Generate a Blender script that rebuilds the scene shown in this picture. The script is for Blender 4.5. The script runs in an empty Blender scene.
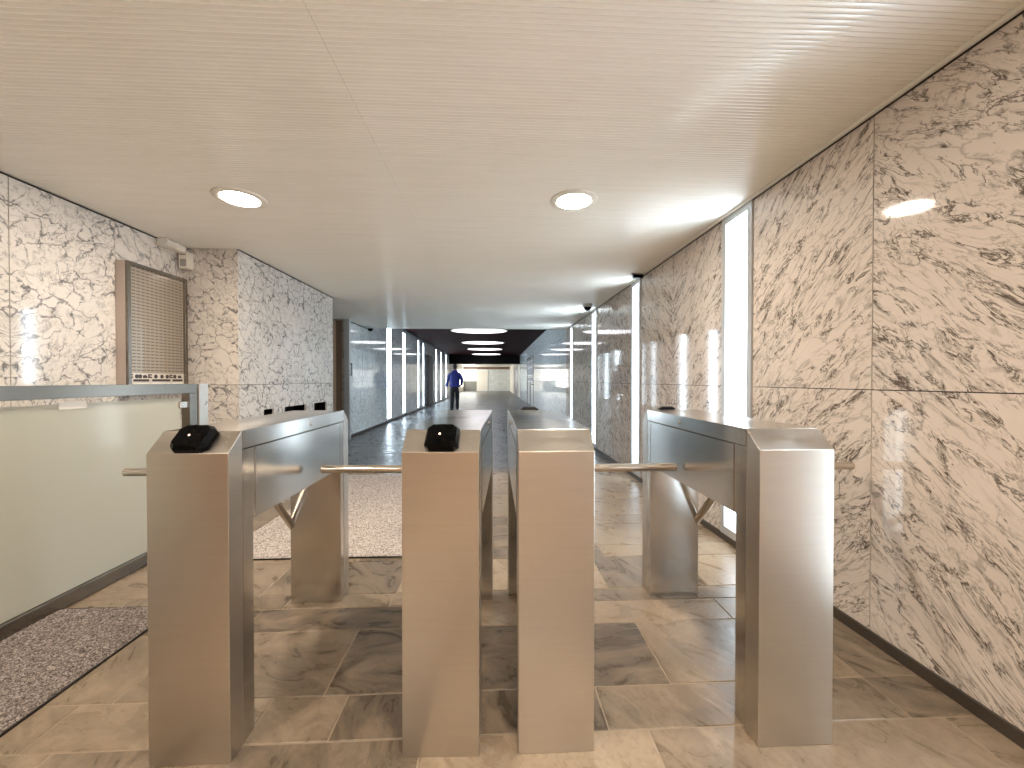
import bpy, bmesh, math, random
from mathutils import Vector, Matrix
random.seed(11)
SC = bpy.context.scene
COL = SC.collection
PI = math.pi

# ------------------------------------------------------------------ helpers
def tag(o, label=None, cat=None, group=None, kind=None):
    if label: o['label'] = label
    if cat: o['category'] = cat
    if group: o['group'] = group
    if kind: o['kind'] = kind
    return o

def empty(name, loc, label=None, cat=None, group=None, kind=None, rz=0):
    o = bpy.data.objects.new(name, None)
    o.empty_display_size = .1
    COL.objects.link(o)
    o.location = loc
    o.rotation_euler = (0, 0, rz)
    return tag(o, label, cat, group, kind)

class MB:
    def __init__(s):
        s.bm = bmesh.new()
    def box(s, x0, x1, y0, y1, z0, z1, M=None, bev=0):
        r = bmesh.ops.create_cube(s.bm, size=1)
        for v in r['verts']:
            v.co = Vector((x0 + (x1 - x0) * (v.co.x + .5), y0 + (y1 - y0) * (v.co.y + .5), z0 + (z1 - z0) * (v.co.z + .5)))
        vs = r['verts']
        if bev:
            es = list({e for v in vs for e in v.link_edges})
            rr = bmesh.ops.bevel(s.bm, geom=es, offset=bev, segments=2, affect='EDGES', profile=.5)
            vs = rr['verts'] + [v for v in vs if v.is_valid]
            vs = list({v for v in vs if v.is_valid})
        if M is not None:
            for v in vs: v.co = M @ v.co
        return s
    def prism(s, pts, axis, a0, a1, M=None, bev=0):
        """polygon pts extruded along axis; pts are the two other coordinates in order"""
        def mk(p, a):
            if axis == 'x': return Vector((a, p[0], p[1]))
            if axis == 'y': return Vector((p[0], a, p[1]))
            return Vector((p[0], p[1], a))
        A = [s.bm.verts.new(mk(p, a0)) for p in pts]
        B = [s.bm.verts.new(mk(p, a1)) for p in pts]
        n = len(pts)
        fs = [s.bm.faces.new(A), s.bm.faces.new(B[::-1])]
        for i in range(n):
            fs.append(s.bm.faces.new((A[i], B[i], B[(i + 1) % n], A[(i + 1) % n])))
        bmesh.ops.recalc_face_normals(s.bm, faces=fs)
        vs = A + B
        if bev:
            es = list({e for v in vs for e in v.link_edges})
            rr = bmesh.ops.bevel(s.bm, geom=es, offset=bev, segments=2, affect='EDGES', profile=.5)
            vs = list({v for v in rr['verts'] + vs if v.is_valid})
        if M is not None:
            for v in vs: v.co = M @ v.co
        return s
    def tube(s, p0, p1, r0, r1=None, n=20, cap=True):
        p0, p1 = Vector(p0), Vector(p1)
        r1 = r0 if r1 is None else r1
        d = p1 - p0
        M = Matrix.Translation((p0 + p1) / 2) @ d.to_track_quat('Z', 'Y').to_matrix().to_4x4()
        bmesh.ops.create_cone(s.bm, cap_ends=cap, segments=n, radius1=r0, radius2=r1, depth=d.length, matrix=M)
        return s
    def lathe(s, prof, M=None, n=32):
        """prof list of (r, z) around local Z"""
        M = M or Matrix.Identity(4)
        rings = []
        for r, z in prof:
            if r < 1e-6:
                rings.append([s.bm.verts.new(M @ Vector((0, 0, z)))])
            else:
                rings.append([s.bm.verts.new(M @ Vector((r * math.cos(2 * PI * k / n), r * math.sin(2 * PI * k / n), z))) for k in range(n)])
        fs = []
        for a, b in zip(rings, rings[1:]):
            for k in range(n):
                k2 = (k + 1) % n
                if len(a) == 1 and len(b) == 1: continue
                if len(a) == 1: fs.append(s.bm.faces.new((a[0], b[k2], b[k])))
                elif len(b) == 1: fs.append(s.bm.faces.new((a[k], a[k2], b[0])))
                else: fs.append(s.bm.faces.new((a[k], a[k2], b[k2], b[k])))
        bmesh.ops.recalc_face_normals(s.bm, faces=fs)
        return s
    def quad(s, a, b, c, d):
        return s.bm.faces.new([s.bm.verts.new(Vector(p)) for p in (a, b, c, d)])
    def build(s, name, mat, parent=None, smooth=False, ang=35, loc=None):
        me = bpy.data.meshes.new(name)
        s.bm.to_mesh(me); s.bm.free()
        o = bpy.data.objects.new(name, me)
        COL.objects.link(o)
        if mat is not None: me.materials.append(mat)
        if smooth:
            me.polygons.foreach_set('use_smooth', [True] * len(me.polygons))
            if ang < 180:
                try: me.set_sharp_from_angle(angle=math.radians(ang))
                except Exception: pass
        if parent is not None: o.parent = parent
        if loc is not None: o.location = loc
        return o

# ------------------------------------------------------------------ materials
def newmat(name):
    m = bpy.data.materials.new(name); m.use_nodes = True
    nt = m.node_tree
    return m, nt, nt.nodes['Principled BSDF']
def N(nt, t, **k):
    n = nt.nodes.new(t)
    for a, v in k.items(): setattr(n, a, v)
    return n
def L(nt, a, b): nt.links.new(a, b)
def rgb(c): return (c[0], c[1], c[2], 1)
def noise(nt, vec, scale, detail=4, rough=.55, dim='3D', dist=0):
    n = N(nt, 'ShaderNodeTexNoise'); n.noise_dimensions = dim
    n.inputs['Scale'].default_value = scale; n.inputs['Detail'].default_value = detail
    n.inputs['Roughness'].default_value = rough; n.inputs['Distortion'].default_value = dist
    if vec is not None: L(nt, vec, n.inputs['Vector'])
    return n
def math_(nt, op, a, b=None, clamp=False):
    n = N(nt, 'ShaderNodeMath', operation=op); n.use_clamp = clamp
    for i, v in enumerate((a, b)):
        if v is None: continue
        if isinstance(v, (int, float)): n.inputs[i].default_value = v
        else: L(nt, v, n.inputs[i])
    return n.outputs[0]
def maprange(nt, v, a, b, c, d, smooth=True):
    n = N(nt, 'ShaderNodeMapRange')
    n.interpolation_type = 'SMOOTHSTEP' if smooth else 'LINEAR'
    L(nt, v, n.inputs['Value'])
    for i, x in zip(('From Min', 'From Max', 'To Min', 'To Max'), (a, b, c, d)): n.inputs[i].default_value = x
    return n.outputs['Result']
def mixc(nt, f, a, b, mode='MIX'):
    n = N(nt, 'ShaderNodeMix', data_type='RGBA'); n.blend_type = mode
    if isinstance(f, (int, float)): n.inputs[0].default_value = f
    else: L(nt, f, n.inputs[0])
    for i, v in ((6, a), (7, b)):
        if isinstance(v, tuple): n.inputs[i].default_value = rgb(v)
        else: L(nt, v, n.inputs[i])
    return n.outputs[2]
def bump(nt, h, st, dist, bs):
    n = N(nt, 'ShaderNodeBump'); n.inputs['Strength'].default_value = st; n.inputs['Distance'].default_value = dist
    L(nt, h, n.inputs['Height']); L(nt, n.outputs['Normal'], bs.inputs['Normal'])

def plain(name, col, rough=.5, metal=0, spec=.5, emit=None, es=0):
    m, nt, b = newmat(name)
    b.inputs['Base Color'].default_value = rgb(col); b.inputs['Roughness'].default_value = rough
    b.inputs['Metallic'].default_value = metal; b.inputs['Specular IOR Level'].default_value = spec
    tc = N(nt, 'ShaderNodeTexCoord'); n = noise(nt, tc.outputs['Object'], 14, 3)
    L(nt, maprange(nt, n.outputs[0], .3, .7, max(rough - .04, 0.01), rough + .04), b.inputs['Roughness'])
    if emit:
        b.inputs['Emission Color'].default_value = rgb(emit); b.inputs['Emission Strength'].default_value = es
    return m

def lamp(name, col, s):
    m = bpy.data.materials.new(name); m.use_nodes = True
    nt = m.node_tree; nt.nodes.remove(nt.nodes['Principled BSDF'])
    e = N(nt, 'ShaderNodeEmission'); e.inputs[0].default_value = rgb(col); e.inputs[1].default_value = s
    L(nt, e.outputs[0], nt.nodes['Material Output'].inputs[0])
    return m

def marble(name, base, vein, stretch=1.0, angle=0, cell=7.0, net=.5, streak=.8, rough=.06, dens=0.0, spec=.5):
    m, nt, b = newmat(name)
    uv = N(nt, 'ShaderNodeTexCoord').outputs['UV']
    mp = N(nt, 'ShaderNodeMapping'); mp.vector_type = 'TEXTURE'
    mp.inputs['Rotation'].default_value = (0, 0, angle); mp.inputs['Scale'].default_value = (stretch, 1, 1)
    L(nt, uv, mp.inputs[0]); p0 = mp.outputs[0]
    def warp(p, sc, a, det=3):
        n = noise(nt, p, sc, det)
        sub = N(nt, 'ShaderNodeVectorMath', operation='SUBTRACT'); L(nt, n.outputs['Color'], sub.inputs[0]); sub.inputs[1].default_value = (.5, .5, .5)
        ml = N(nt, 'ShaderNodeVectorMath', operation='SCALE'); L(nt, sub.outputs[0], ml.inputs[0]); ml.inputs['Scale'].default_value = a
        ad = N(nt, 'ShaderNodeVectorMath', operation='ADD'); L(nt, p, ad.inputs[0]); L(nt, ml.outputs[0], ad.inputs[1])
        return ad.outputs[0]
    p1 = warp(warp(p0, 3.0, .26), 22, .075, 5)
    def mask(sc, lo, hi, off):
        lo, hi = lo - dens, hi - dens
        ad = N(nt, 'ShaderNodeVectorMath', operation='ADD'); L(nt, p0, ad.inputs[0]); ad.inputs[1].default_value = (off, off * .7, 0)
        return maprange(nt, noise(nt, ad.outputs[0], sc, 5, .6).outputs[0], lo, hi, 0, 1)
    def cells(sc, w, mk):
        v = N(nt, 'ShaderNodeTexVoronoi'); v.voronoi_dimensions = '2D'; v.feature = 'DISTANCE_TO_EDGE'
        v.inputs['Scale'].default_value = sc; L(nt, p1, v.inputs['Vector'])
        wid = maprange(nt, noise(nt, p1, sc * 2.6, 4).outputs[0], .36, .68, w * .15, w * 1.5)
        return math_(nt, 'MULTIPLY', math_(nt, 'SUBTRACT', 1, math_(nt, 'DIVIDE', v.outputs['Distance'], wid), True), mk)
    def ridge(sc, w, off, mk):
        ad = N(nt, 'ShaderNodeVectorMath', operation='ADD'); L(nt, p1, ad.inputs[0]); ad.inputs[1].default_value = (off, off * 1.3, 0)
        n = noise(nt, ad.outputs[0], sc, 6, .62)
        d = math_(nt, 'ABSOLUTE', math_(nt, 'SUBTRACT', n.outputs[0], .5))
        return math_(nt, 'MULTIPLY', math_(nt, 'SUBTRACT', 1, math_(nt, 'DIVIDE', d, w), True), mk)
    tot = math_(nt, 'MULTIPLY', cells(cell, .085, mask(4.0, .36, .56, 0)), net)
    tot = math_(nt, 'ADD', tot, math_(nt, 'MULTIPLY', cells(cell * 2.2, .10, mask(3.0, .46, .62, 7)), net * .8))
    tot = math_(nt, 'ADD', tot, math_(nt, 'MULTIPLY', ridge(cell * .55, .022, 3, mask(cell * .9, .44, .60, 11)), streak))
    tot = math_(nt, 'ADD', tot, math_(nt, 'MULTIPLY', ridge(cell * 1.1, .03, 9, mask(cell * .7, .47, .62, 19)), streak * .8), True)
    cloud = maprange(nt, noise(nt, p1, 4, 5).outputs[0], .45, .75, 0, .20)
    col = mixc(nt, cloud, base, tuple(x * .72 for x in base))
    col = mixc(nt, tot, col, vein)
    L(nt, col, b.inputs['Base Color'])
    b.inputs['Roughness'].default_value = rough
    b.inputs['Specular IOR Level'].default_value = spec
    return m

def steel(name, base, r0, r1, aniso=0.0, st=.02):
    m, nt, b = newmat(name)
    tc = N(nt, 'ShaderNodeTexCoord')
    mp = N(nt, 'ShaderNodeMapping'); mp.inputs['Scale'].default_value = (3, 3, 90)
    L(nt, tc.outputs['Object'], mp.inputs[0])
    n = noise(nt, mp.outputs[0], 1, 2)
    b.inputs['Roughness'].default_value = (r0 + r1) / 2
    L(nt, mixc(nt, n.outputs[0], base, tuple(x * .90 for x in base)), b.inputs['Base Color']); b.inputs['Metallic'].default_value = 1
    if aniso:
        b.inputs['Anisotropic'].default_value = aniso; b.inputs['Anisotropic Rotation'].default_value = .25
        tg = N(nt, 'ShaderNodeTangent'); tg.direction_type = 'RADIAL'; tg.axis = 'Z'
        L(nt, tg.outputs[0], b.inputs['Tangent'])
    return m

MARB_R = marble('marble_streaked', (.68, .605, .535), (.12, .095, .075), stretch=3.0, angle=math.radians(42), cell=15, net=.42, streak=1.0, dens=.045)
MARB_L = marble('marble_network', (.69, .64, .585), (.16, .15, .145), stretch=1.2, angle=.6, cell=9, net=.95, streak=.5, dens=.03, spec=.3)
MARB_C = marble('marble_cool', (.80, .84, .84), (.22, .245, .255), stretch=1.3, angle=1.0, cell=13, net=.8, streak=.7, rough=.045, dens=.03)
STEEL = steel('brushed_steel', (.66, .62, .565), .27, .33, .4, 0)
STEEL_SIDE = steel('brushed_side_steel', (.64, .615, .575), .16, .20, .55, 0)
STEEL_TOP = steel('satin_steel', (.62, .60, .57), .11, .15, 0, 0)
STEEL_ARM = steel('polished_steel_tube', (.70, .65, .58), .14, .20, 0, 0)
STEEL_FR = steel('satin_frame_steel', (.24, .215, .185), .22, .28, 0, 0)
DARK = plain('shadow_gap', (.02, .018, .016), .8)
BLACK = plain('black_plastic', (.0012, .0012, .0014), .3, 0, .1)
WHITE = plain('white_plastic', (.78, .74, .66), .4)
GREYM = plain('grey_metal', (.50, .51, .51), .35, .4)
SKIRT = plain('slate_skirting', (.055, .042, .032), .35)
PAINT = plain('cream_paint', (.78, .74, .66), .45)
RUBBER = plain('black_rubber', (.012, .008, .007), .7)
MAROON = plain('maroon_paint', (.012, .0025, .0024), .6, 0, .03)
BLACKP = plain('black_panel', (.005, .004, .004), .6, 0, .03)
TAN = plain('beige_laminate', (.62, .47, .36), .4)
CLAY = plain('clay_plaster', (.40, .235, .13), .6)
BROWN = plain('brown_laminate', (.20, .13, .085), .4)
WOOD = None
DAY = lamp('daylight_pane', (.76, .89, 1.0), 3.3)
DAYC = lamp('daylight_pane_corridor', (.74, .88, 1.0), 6.5)
DAYFAR = lamp('daylight_far', (1.0, .98, .92), 1.9)
DOWN = lamp('downlight_glow', (1.0, .86, .71), 70.0)
TUBE = lamp('round_light_glow', (.96, .93, 1.0), 1.1)

def wood(name, a, bcol):
    m, nt, b = newmat(name)
    tc = N(nt, 'ShaderNodeTexCoord'); mp = N(nt, 'ShaderNodeMapping'); mp.inputs['Scale'].default_value = (9, 9, .8)
    L(nt, tc.outputs['Object'], mp.inputs[0]); n = noise(nt, mp.outputs[0], 2, 5)
    L(nt, mixc(nt, n.outputs[0], a, bcol), b.inputs['Base Color']); b.inputs['Roughness'].default_value = .35
    return m
WOOD = wood('walnut_veneer', (.17, .078, .028), (.26, .125, .05))

def ceiling_mat():
    m, nt, b = newmat('ribbed_ceiling')
    tc = N(nt, 'ShaderNodeTexCoord'); mp = N(nt, 'ShaderNodeMapping'); mp.inputs['Scale'].default_value = (1.2, 26, 1)
    L(nt, tc.outputs['Object'], mp.inputs[0])
    n = noise(nt, mp.outputs[0], 1.2, 4); n2 = noise(nt, tc.outputs['Object'], 1.6, 4)
    c = mixc(nt, maprange(nt, n.outputs[0], .35, .7, 0, .55), (.93, .905, .835), (.86, .83, .755))
    c = mixc(nt, maprange(nt, n2.outputs[0], .4, .75, 0, .25), c, (.85, .815, .725))
    L(nt, c, b.inputs['Base Color']); b.inputs['Roughness'].default_value = .14
    b.inputs['Specular IOR Level'].default_value = .7
    return m
CEIL = ceiling_mat()

def N_bw(nt, c):
    n = N(nt, 'ShaderNodeRGBToBW'); L(nt, c, n.inputs[0]); return n.outputs[0]
def slate(name, grey):
    m, nt, b = newmat(name)
    tc = N(nt, 'ShaderNodeTexCoord').outputs['Object']
    at = N(nt, 'ShaderNodeAttribute'); at.attribute_name = 'tile'; f = at.outputs['Fac']
    off = N(nt, 'ShaderNodeCombineXYZ'); L(nt, math_(nt, 'MULTIPLY', f, 37.0), off.inputs[2])
    rot = N(nt, 'ShaderNodeVectorRotate'); rot.rotation_type = 'Z_AXIS'
    L(nt, tc, rot.inputs[0]); L(nt, math_(nt, 'MULTIPLY', math_(nt, 'FRACT', math_(nt, 'MULTIPLY', f, 7.3)), 1.4), rot.inputs['Angle'])
    ad = N(nt, 'ShaderNodeVectorMath', operation='ADD'); L(nt, rot.outputs[0], ad.inputs[0]); L(nt, off.outputs[0], ad.inputs[1])
    mp = N(nt, 'ShaderNodeMapping'); mp.inputs['Scale'].default_value = (2.2, 4.6, 1); L(nt, ad.outputs[0], mp.inputs[0])
    n1 = noise(nt, mp.outputs[0], 1.6, 7, .62, dist=1.2)
    n2 = noise(nt, ad.outputs[0], 45, 4, .6)
    n3 = noise(nt, ad.outputs[0], 3.0, 4, .6)
    cr = N(nt, 'ShaderNodeValToRGB'); L(nt, f, cr.inputs[0])
    e = cr.color_ramp; e.interpolation = 'LINEAR'
    e.elements[0].position = 0; e.elements[0].color = (.068, .050, .034, 1)
    e.elements[1].position = 1; e.elements[1].color = (.44, .33, .222, 1)
    for p, c in ((.25, (.14, .105, .072)), (.5, (.235, .178, .122)), (.75, (.31, .235, .16))):
        x = e.elements.new(p); x.color = rgb(c)
    c = mixc(nt, maprange(nt, n1.outputs[0], .36, .66, .0, .75), cr.outputs[0], mixc(nt, .5, cr.outputs[0], (.50, .385, .27)))
    c = mixc(nt, maprange(nt, n3.outputs[0], .5, .72, 0, .4), c, (.09, .068, .048))
    c = mixc(nt, maprange(nt, n2.outputs[0], .45, .7, 0, .3), c, (.12, .09, .063))
    if grey: c = mixc(nt, 1.0, mixc(nt, .85, c, N_bw(nt, c)), (.50, .56, .60), 'MULTIPLY')  # cool corridor light put into the tile colour
    L(nt, c, b.inputs['Base Color'])
    L(nt, maprange(nt, n1.outputs[0], .3, .7, .24, .40), b.inputs['Roughness'])
    h = math_(nt, 'ADD', n1.outputs[0], math_(nt, 'MULTIPLY', n2.outputs[0], .18))
    bump(nt, h, .35, .006, b)
    return m
SLATE = slate('brown_slate_tiles', False)
SLATE_COOL_LIT = slate('slate_tiles_cool_lit', True)  # same slate, greyed to stand for the bluish light in the corridor
GROUT = plain('pale_grout', (.36, .285, .205), .7)

def carpet(name, cols, sc):
    m, nt, b = newmat(name)
    tc = N(nt, 'ShaderNodeTexCoord').outputs['Object']
    v = N(nt, 'ShaderNodeTexVoronoi'); v.inputs['Scale'].default_value = sc; v.feature = 'F1'
    w = noise(nt, tc, 90, 3); ad = N(nt, 'ShaderNodeVectorMath', operation='MULTIPLY_ADD')
    L(nt, w.outputs['Color'], ad.inputs[0]); ad.inputs[1].default_value = (.02, .02, .02); L(nt, tc, ad.inputs[2])
    L(nt, ad.outputs[0], v.inputs['Vector'])
    sp = N(nt, 'ShaderNodeSeparateColor'); L(nt, v.outputs['Color'], sp.inputs[0])
    cr = N(nt, 'ShaderNodeValToRGB'); L(nt, sp.outputs[0], cr.inputs[0]); e = cr.color_ramp
    e.elements[0].position = 0; e.elements[0].color = rgb(cols[0])
    e.elements[1].position = 1; e.elements[1].color = rgb(cols[3])
    for p, c in ((.3, cols[1]), (.65, cols[2])):
        x = e.elements.new(p); x.color = rgb(c)
    L(nt, cr.outputs[0], b.inputs['Base Color']); b.inputs['Roughness'].default_value = .95; b.inputs['Specular IOR Level'].default_value = .1
    bump(nt, sp.outputs[1], .9, .008, b)
    return m
CARPET_SHADED = carpet('speckled_pile_shaded', ((.06, .048, .043), (.15, .124, .112), (.28, .238, .215), (.50, .445, .405)), 210)  # mat pile with dimmer light painted into its colours
CARPET_LIT = carpet('speckled_pile_lit', ((.16, .12, .105), (.50, .43, .385), (.66, .585, .53), (.80, .735, .68)), 130)  # mat pile lightened in colour for the window light falling on it

def frosted():
    m = bpy.data.materials.new('frosted_glass'); m.use_nodes = True
    nt = m.node_tree; nt.nodes.remove(nt.nodes['Principled BSDF'])
    tc = N(nt, 'ShaderNodeTexCoord').outputs['Object']; n = noise(nt, tc, 2.0, 3)
    c = mixc(nt, n.outputs[0], (.68, .68, .585), (.71, .70, .61))
    d = N(nt, 'ShaderNodeBsdfDiffuse'); L(nt, c, d.inputs[0])
    t = N(nt, 'ShaderNodeBsdfTranslucent'); L(nt, c, t.inputs[0])
    g = N(nt, 'ShaderNodeBsdfGlossy'); g.inputs['Roughness'].default_value = .12
    m1 = N(nt, 'ShaderNodeMixShader'); m1.inputs[0].default_value = .45; L(nt, d.outputs[0], m1.inputs[1]); L(nt, t.outputs[0], m1.inputs[2])
    fr = N(nt, 'ShaderNodeFresnel'); fr.inputs[0].default_value = 1.3
    m2 = N(nt, 'ShaderNodeMixShader'); L(nt, fr.outputs[0], m2.inputs[0]); L(nt, m1.outputs[0], m2.inputs[1]); L(nt, g.outputs[0], m2.inputs[2])
    L(nt, m2.outputs[0], nt.nodes['Material Output'].inputs[0])
    return m
FROST = frosted()

def perforated():
    m, nt, b = newmat('perforated_sheet')
    tc = N(nt, 'ShaderNodeTexCoord').outputs['UV']
    sx = N(nt, 'ShaderNodeSeparateXYZ'); L(nt, tc, sx.inputs[0])
    row = math_(nt, 'DIVIDE', sx.outputs[1], .026)
    fr = math_(nt, 'FRACT', row)
    fc = math_(nt, 'FRACT', math_(nt, 'DIVIDE', sx.outputs[0], .042))
    a = math_(nt, 'MULTIPLY', math_(nt, 'GREATER_THAN', fr, .62), math_(nt, 'GREATER_THAN', fc, .22))
    c = mixc(nt, a, (.36, .305, .245), (.17, .135, .10))
    L(nt, c, b.inputs['Base Color']); b.inputs['Metallic'].default_value = .35; b.inputs['Roughness'].default_value = .3
    b.inputs['Coat Weight'].default_value = .5; b.inputs['Coat Roughness'].default_value = .05
    return m
PERF = perforated()

# ------------------------------------------------------------------ setting: sizes
XR, XL, XI, XC = 1.73, -2.88, -2.38, -2.98       # right wall, left wall, jutting block, corridor left wall
ZC, ZD = 2.42, 2.86                               # ribbed ceiling, corridor ceiling
YB, YCE, YBM, YE = -5.0, 9.45, 26.4, 43.0         # back wall, ribbed ceiling end, beam, far end

# marble-clad wall made of slabs with open joints; axis 'x': plane at x=c, u along y; axis 'y': plane y=c, u along x
def slab_wall(name, axis, c, sign, ubr, zbr, mat, holes=(), gap=.0022, thick=.02, back=.18):
    """slab edges ubr x zbr; holes (u0,u1,z0,z1) are left open; sign = direction the face looks"""
    us = sorted(set(list(ubr) + [h for H in holes for h in H[:2]]))
    zs = sorted(set(list(zbr) + [h for H in holes for h in H[2:]]))
    bm = bmesh.new(); uvl = bm.loops.layers.uv.new('UVMap')
    def P(u, z, d):
        q = c - sign * d
        return Vector((q, u, z)) if axis == 'x' else Vector((u, q, z))
    def inhole(u, z): return any(h[0] < u < h[1] and h[2] < z < h[3] for h in holes)
    for i, (u0, u1) in enumerate(zip(us, us[1:])):
        pi = max(k for k, x in enumerate(ubr) if x <= u0 + 1e-6)
        for z0, z1 in zip(zs, zs[1:]):
            pz = max(k for k, x in enumerate(zbr) if x <= z0 + 1e-6)
            if inhole((u0 + u1) / 2, (z0 + z1) / 2): continue
            g = lambda x, br: gap if any(abs(x - b) < 1e-6 for b in br) else 0
            a0, a1 = u0 + g(u0, ubr), u1 - g(u1, ubr); b0, b1 = z0 + g(z0, zbr), z1 - g(z1, zbr)
            rnd = random.Random(hash((name, pi // 2, pz)) & 0xffff if False else (pi // 2) * 131 + pz * 17 + len(name) * 7)
            ox, oy = rnd.uniform(0, 40), rnd.uniform(0, 40)
            cu = ubr[pi] if pi % 2 else ubr[min(pi + 1, len(ubr) - 1)]
            mir = 1 if pi % 2 else -1
            if pz % 2: ox, oy = ox + 3, oy + 5
            f = bm.faces.new([bm.verts.new(P(u, z, 0)) for u, z in ((a0, b0), (a1, b0), (a1, b1), (a0, b1))])
            for lp, (u, z) in zip(f.loops, ((a0, b0), (a1, b0), (a1, b1), (a0, b1))):
                lp[uvl].uv = (mir * (u - cu) + ox, z + oy)
            # slab edges
            for (s0, s1) in (((a0, b0), (a1, b0)), ((a1, b0), (a1, b1)), ((a1, b1), (a0, b1)), ((a0, b1), (a0, b0))):
                e = bm.faces.new([bm.verts.new(P(*s0, 0)), bm.verts.new(P(*s0, thick)), bm.verts.new(P(*s1, thick)), bm.verts.new(P(*s1, 0))])
                for lp in e.loops: lp[uvl].uv = (ox, oy)
            # masonry behind the slab
            k = bm.faces.new([bm.verts.new(P(u, z, thick)) for u, z in ((u0, z0), (u1, z0), (u1, z1), (u0, z1))])
            k.material_index = 1
            k2 = bm.faces.new([bm.verts.new(P(u, z, back)) for u, z in ((u0, z0), (u1, z0), (u1, z1), (u0, z1))])
            k2.material_index = 1
    bm.normal_update()
    for f in bm.faces:
        n = f.normal.x if axis == 'x' else f.normal.y
        if abs(n) > .5 and n * sign < 0: f.normal_flip()
    me = bpy.data.meshes.new(name); bm.to_mesh(me); bm.free()
    me.materials.append(mat); me.materials.append(DARK)
    o = bpy.data.objects.new(name, me); COL.objects.link(o); o['kind'] = 'structure'
    return o
def struct(mb, name, mat, parent=None, smooth=False):
    o = mb.build(name, mat, parent, smooth)
    if parent is None: o['kind'] = 'structure'
    return o

# ---- floor: slate slabs in alternating narrow and wide rows
def build_floor():
    struct(MB().box(-4.8, XR + .1, YB, YE, -.06, -.003), 'floor_bed', GROUT)
    rows = [-5.0, -4.6, -4.4, -4.0, -3.8, -3.4, -3.2, -2.8, -2.6, -2.2, -2.0, -1.6, -1.4, -1.0, -.8, -.4, -.2, .2, .4, .72, .92, 1.325, 1.52, 1.92, 2.11, 2.24, 2.64, 2.83, 3.245, 3.46, 3.945]
    y = rows[-1]; k = 0
    while y < YE: y += (.2, .4)[k % 2]; k += 1; rows.append(min(y, YE))
    fixed = {1.325: [-.555, -.83, .395, 1.487], 1.52: [-.65, .70], 1.92: [-.45, .85, 1.2], .92: [-1.42, -.24, .53, 1.6], 2.24: [-1.3, -.55, .66, 1.25], 2.64: [-.9, .75]}
    vals = {(1.325, -.555): .12, (1.52, -.65): .14, (1.325, -.83): .5, (1.325, .395): .38, (1.52, .70): .66, (1.325, 1.487): .15}
    bm = bmesh.new(); lay = bm.faces.layers.float.new('tile')
    g = .002; bv = .003
    for y0, y1 in zip(rows, rows[1:]):
        xs = None
        for kk, vv in fixed.items():
            if abs(kk - y0) < 1e-6: xs = sorted(vv); key = kk
        full = [-4.7]
        rng = random.Random(int(y0 * 1000) + 77)
        if xs:
            x = xs[0]; left = []
            while x > -4.7: x -= rng.uniform(.45, .85); left.append(x)
            right = []; x = xs[-1]
            while x < XR: x += rng.uniform(.4, .8); right.append(x)
            full = sorted([v for v in left if v > -4.5] + xs + [v for v in right if v < XR - .12])
            full = [-4.7] + full + [XR]
        else:
            x = -4.7 + rng.uniform(0, .3)
            while x < XR - .3: x += rng.uniform(.38, .95); full.append(min(x, XR))
            full[-1] = XR
        for x0, x1 in zip(full, full[1:]):
            val = rng.betavariate(2.2, 2.0)
            if xs:
                for (ky, kx), vv in vals.items():
                    if ky == key and abs(kx - x0) < 1e-6: val = vv
            a0, a1, b0, b1 = x0 + g, x1 - g, y0 + g, y1 - g
            zt = rng.uniform(-.0006, .0006)
            lo = [bm.verts.new((x, y, -.004)) for x, y in ((a0, b0), (a1, b0), (a1, b1), (a0, b1))]
            hi = [bm.verts.new((x, y, zt)) for x, y in ((a0 + bv, b0 + bv), (a1 - bv, b0 + bv), (a1 - bv, b1 - bv), (a0 + bv, b1 - bv))]
            fs = [bm.faces.new(hi)] + [bm.faces.new((lo[i], lo[(i + 1) % 4], hi[(i + 1) % 4], hi[i])) for i in range(4)]
            for f in fs:
                f[lay] = val
                if y0 > 5.2: f.material_index = 1
    me = bpy.data.meshes.new('floor'); bm.to_mesh(me); bm.free(); me.materials.append(SLATE); me.materials.append(SLATE_COOL_LIT)
    o = bpy.data.objects.new('floor', me); COL.objects.link(o); o['kind'] = 'structure'
build_floor()

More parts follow.
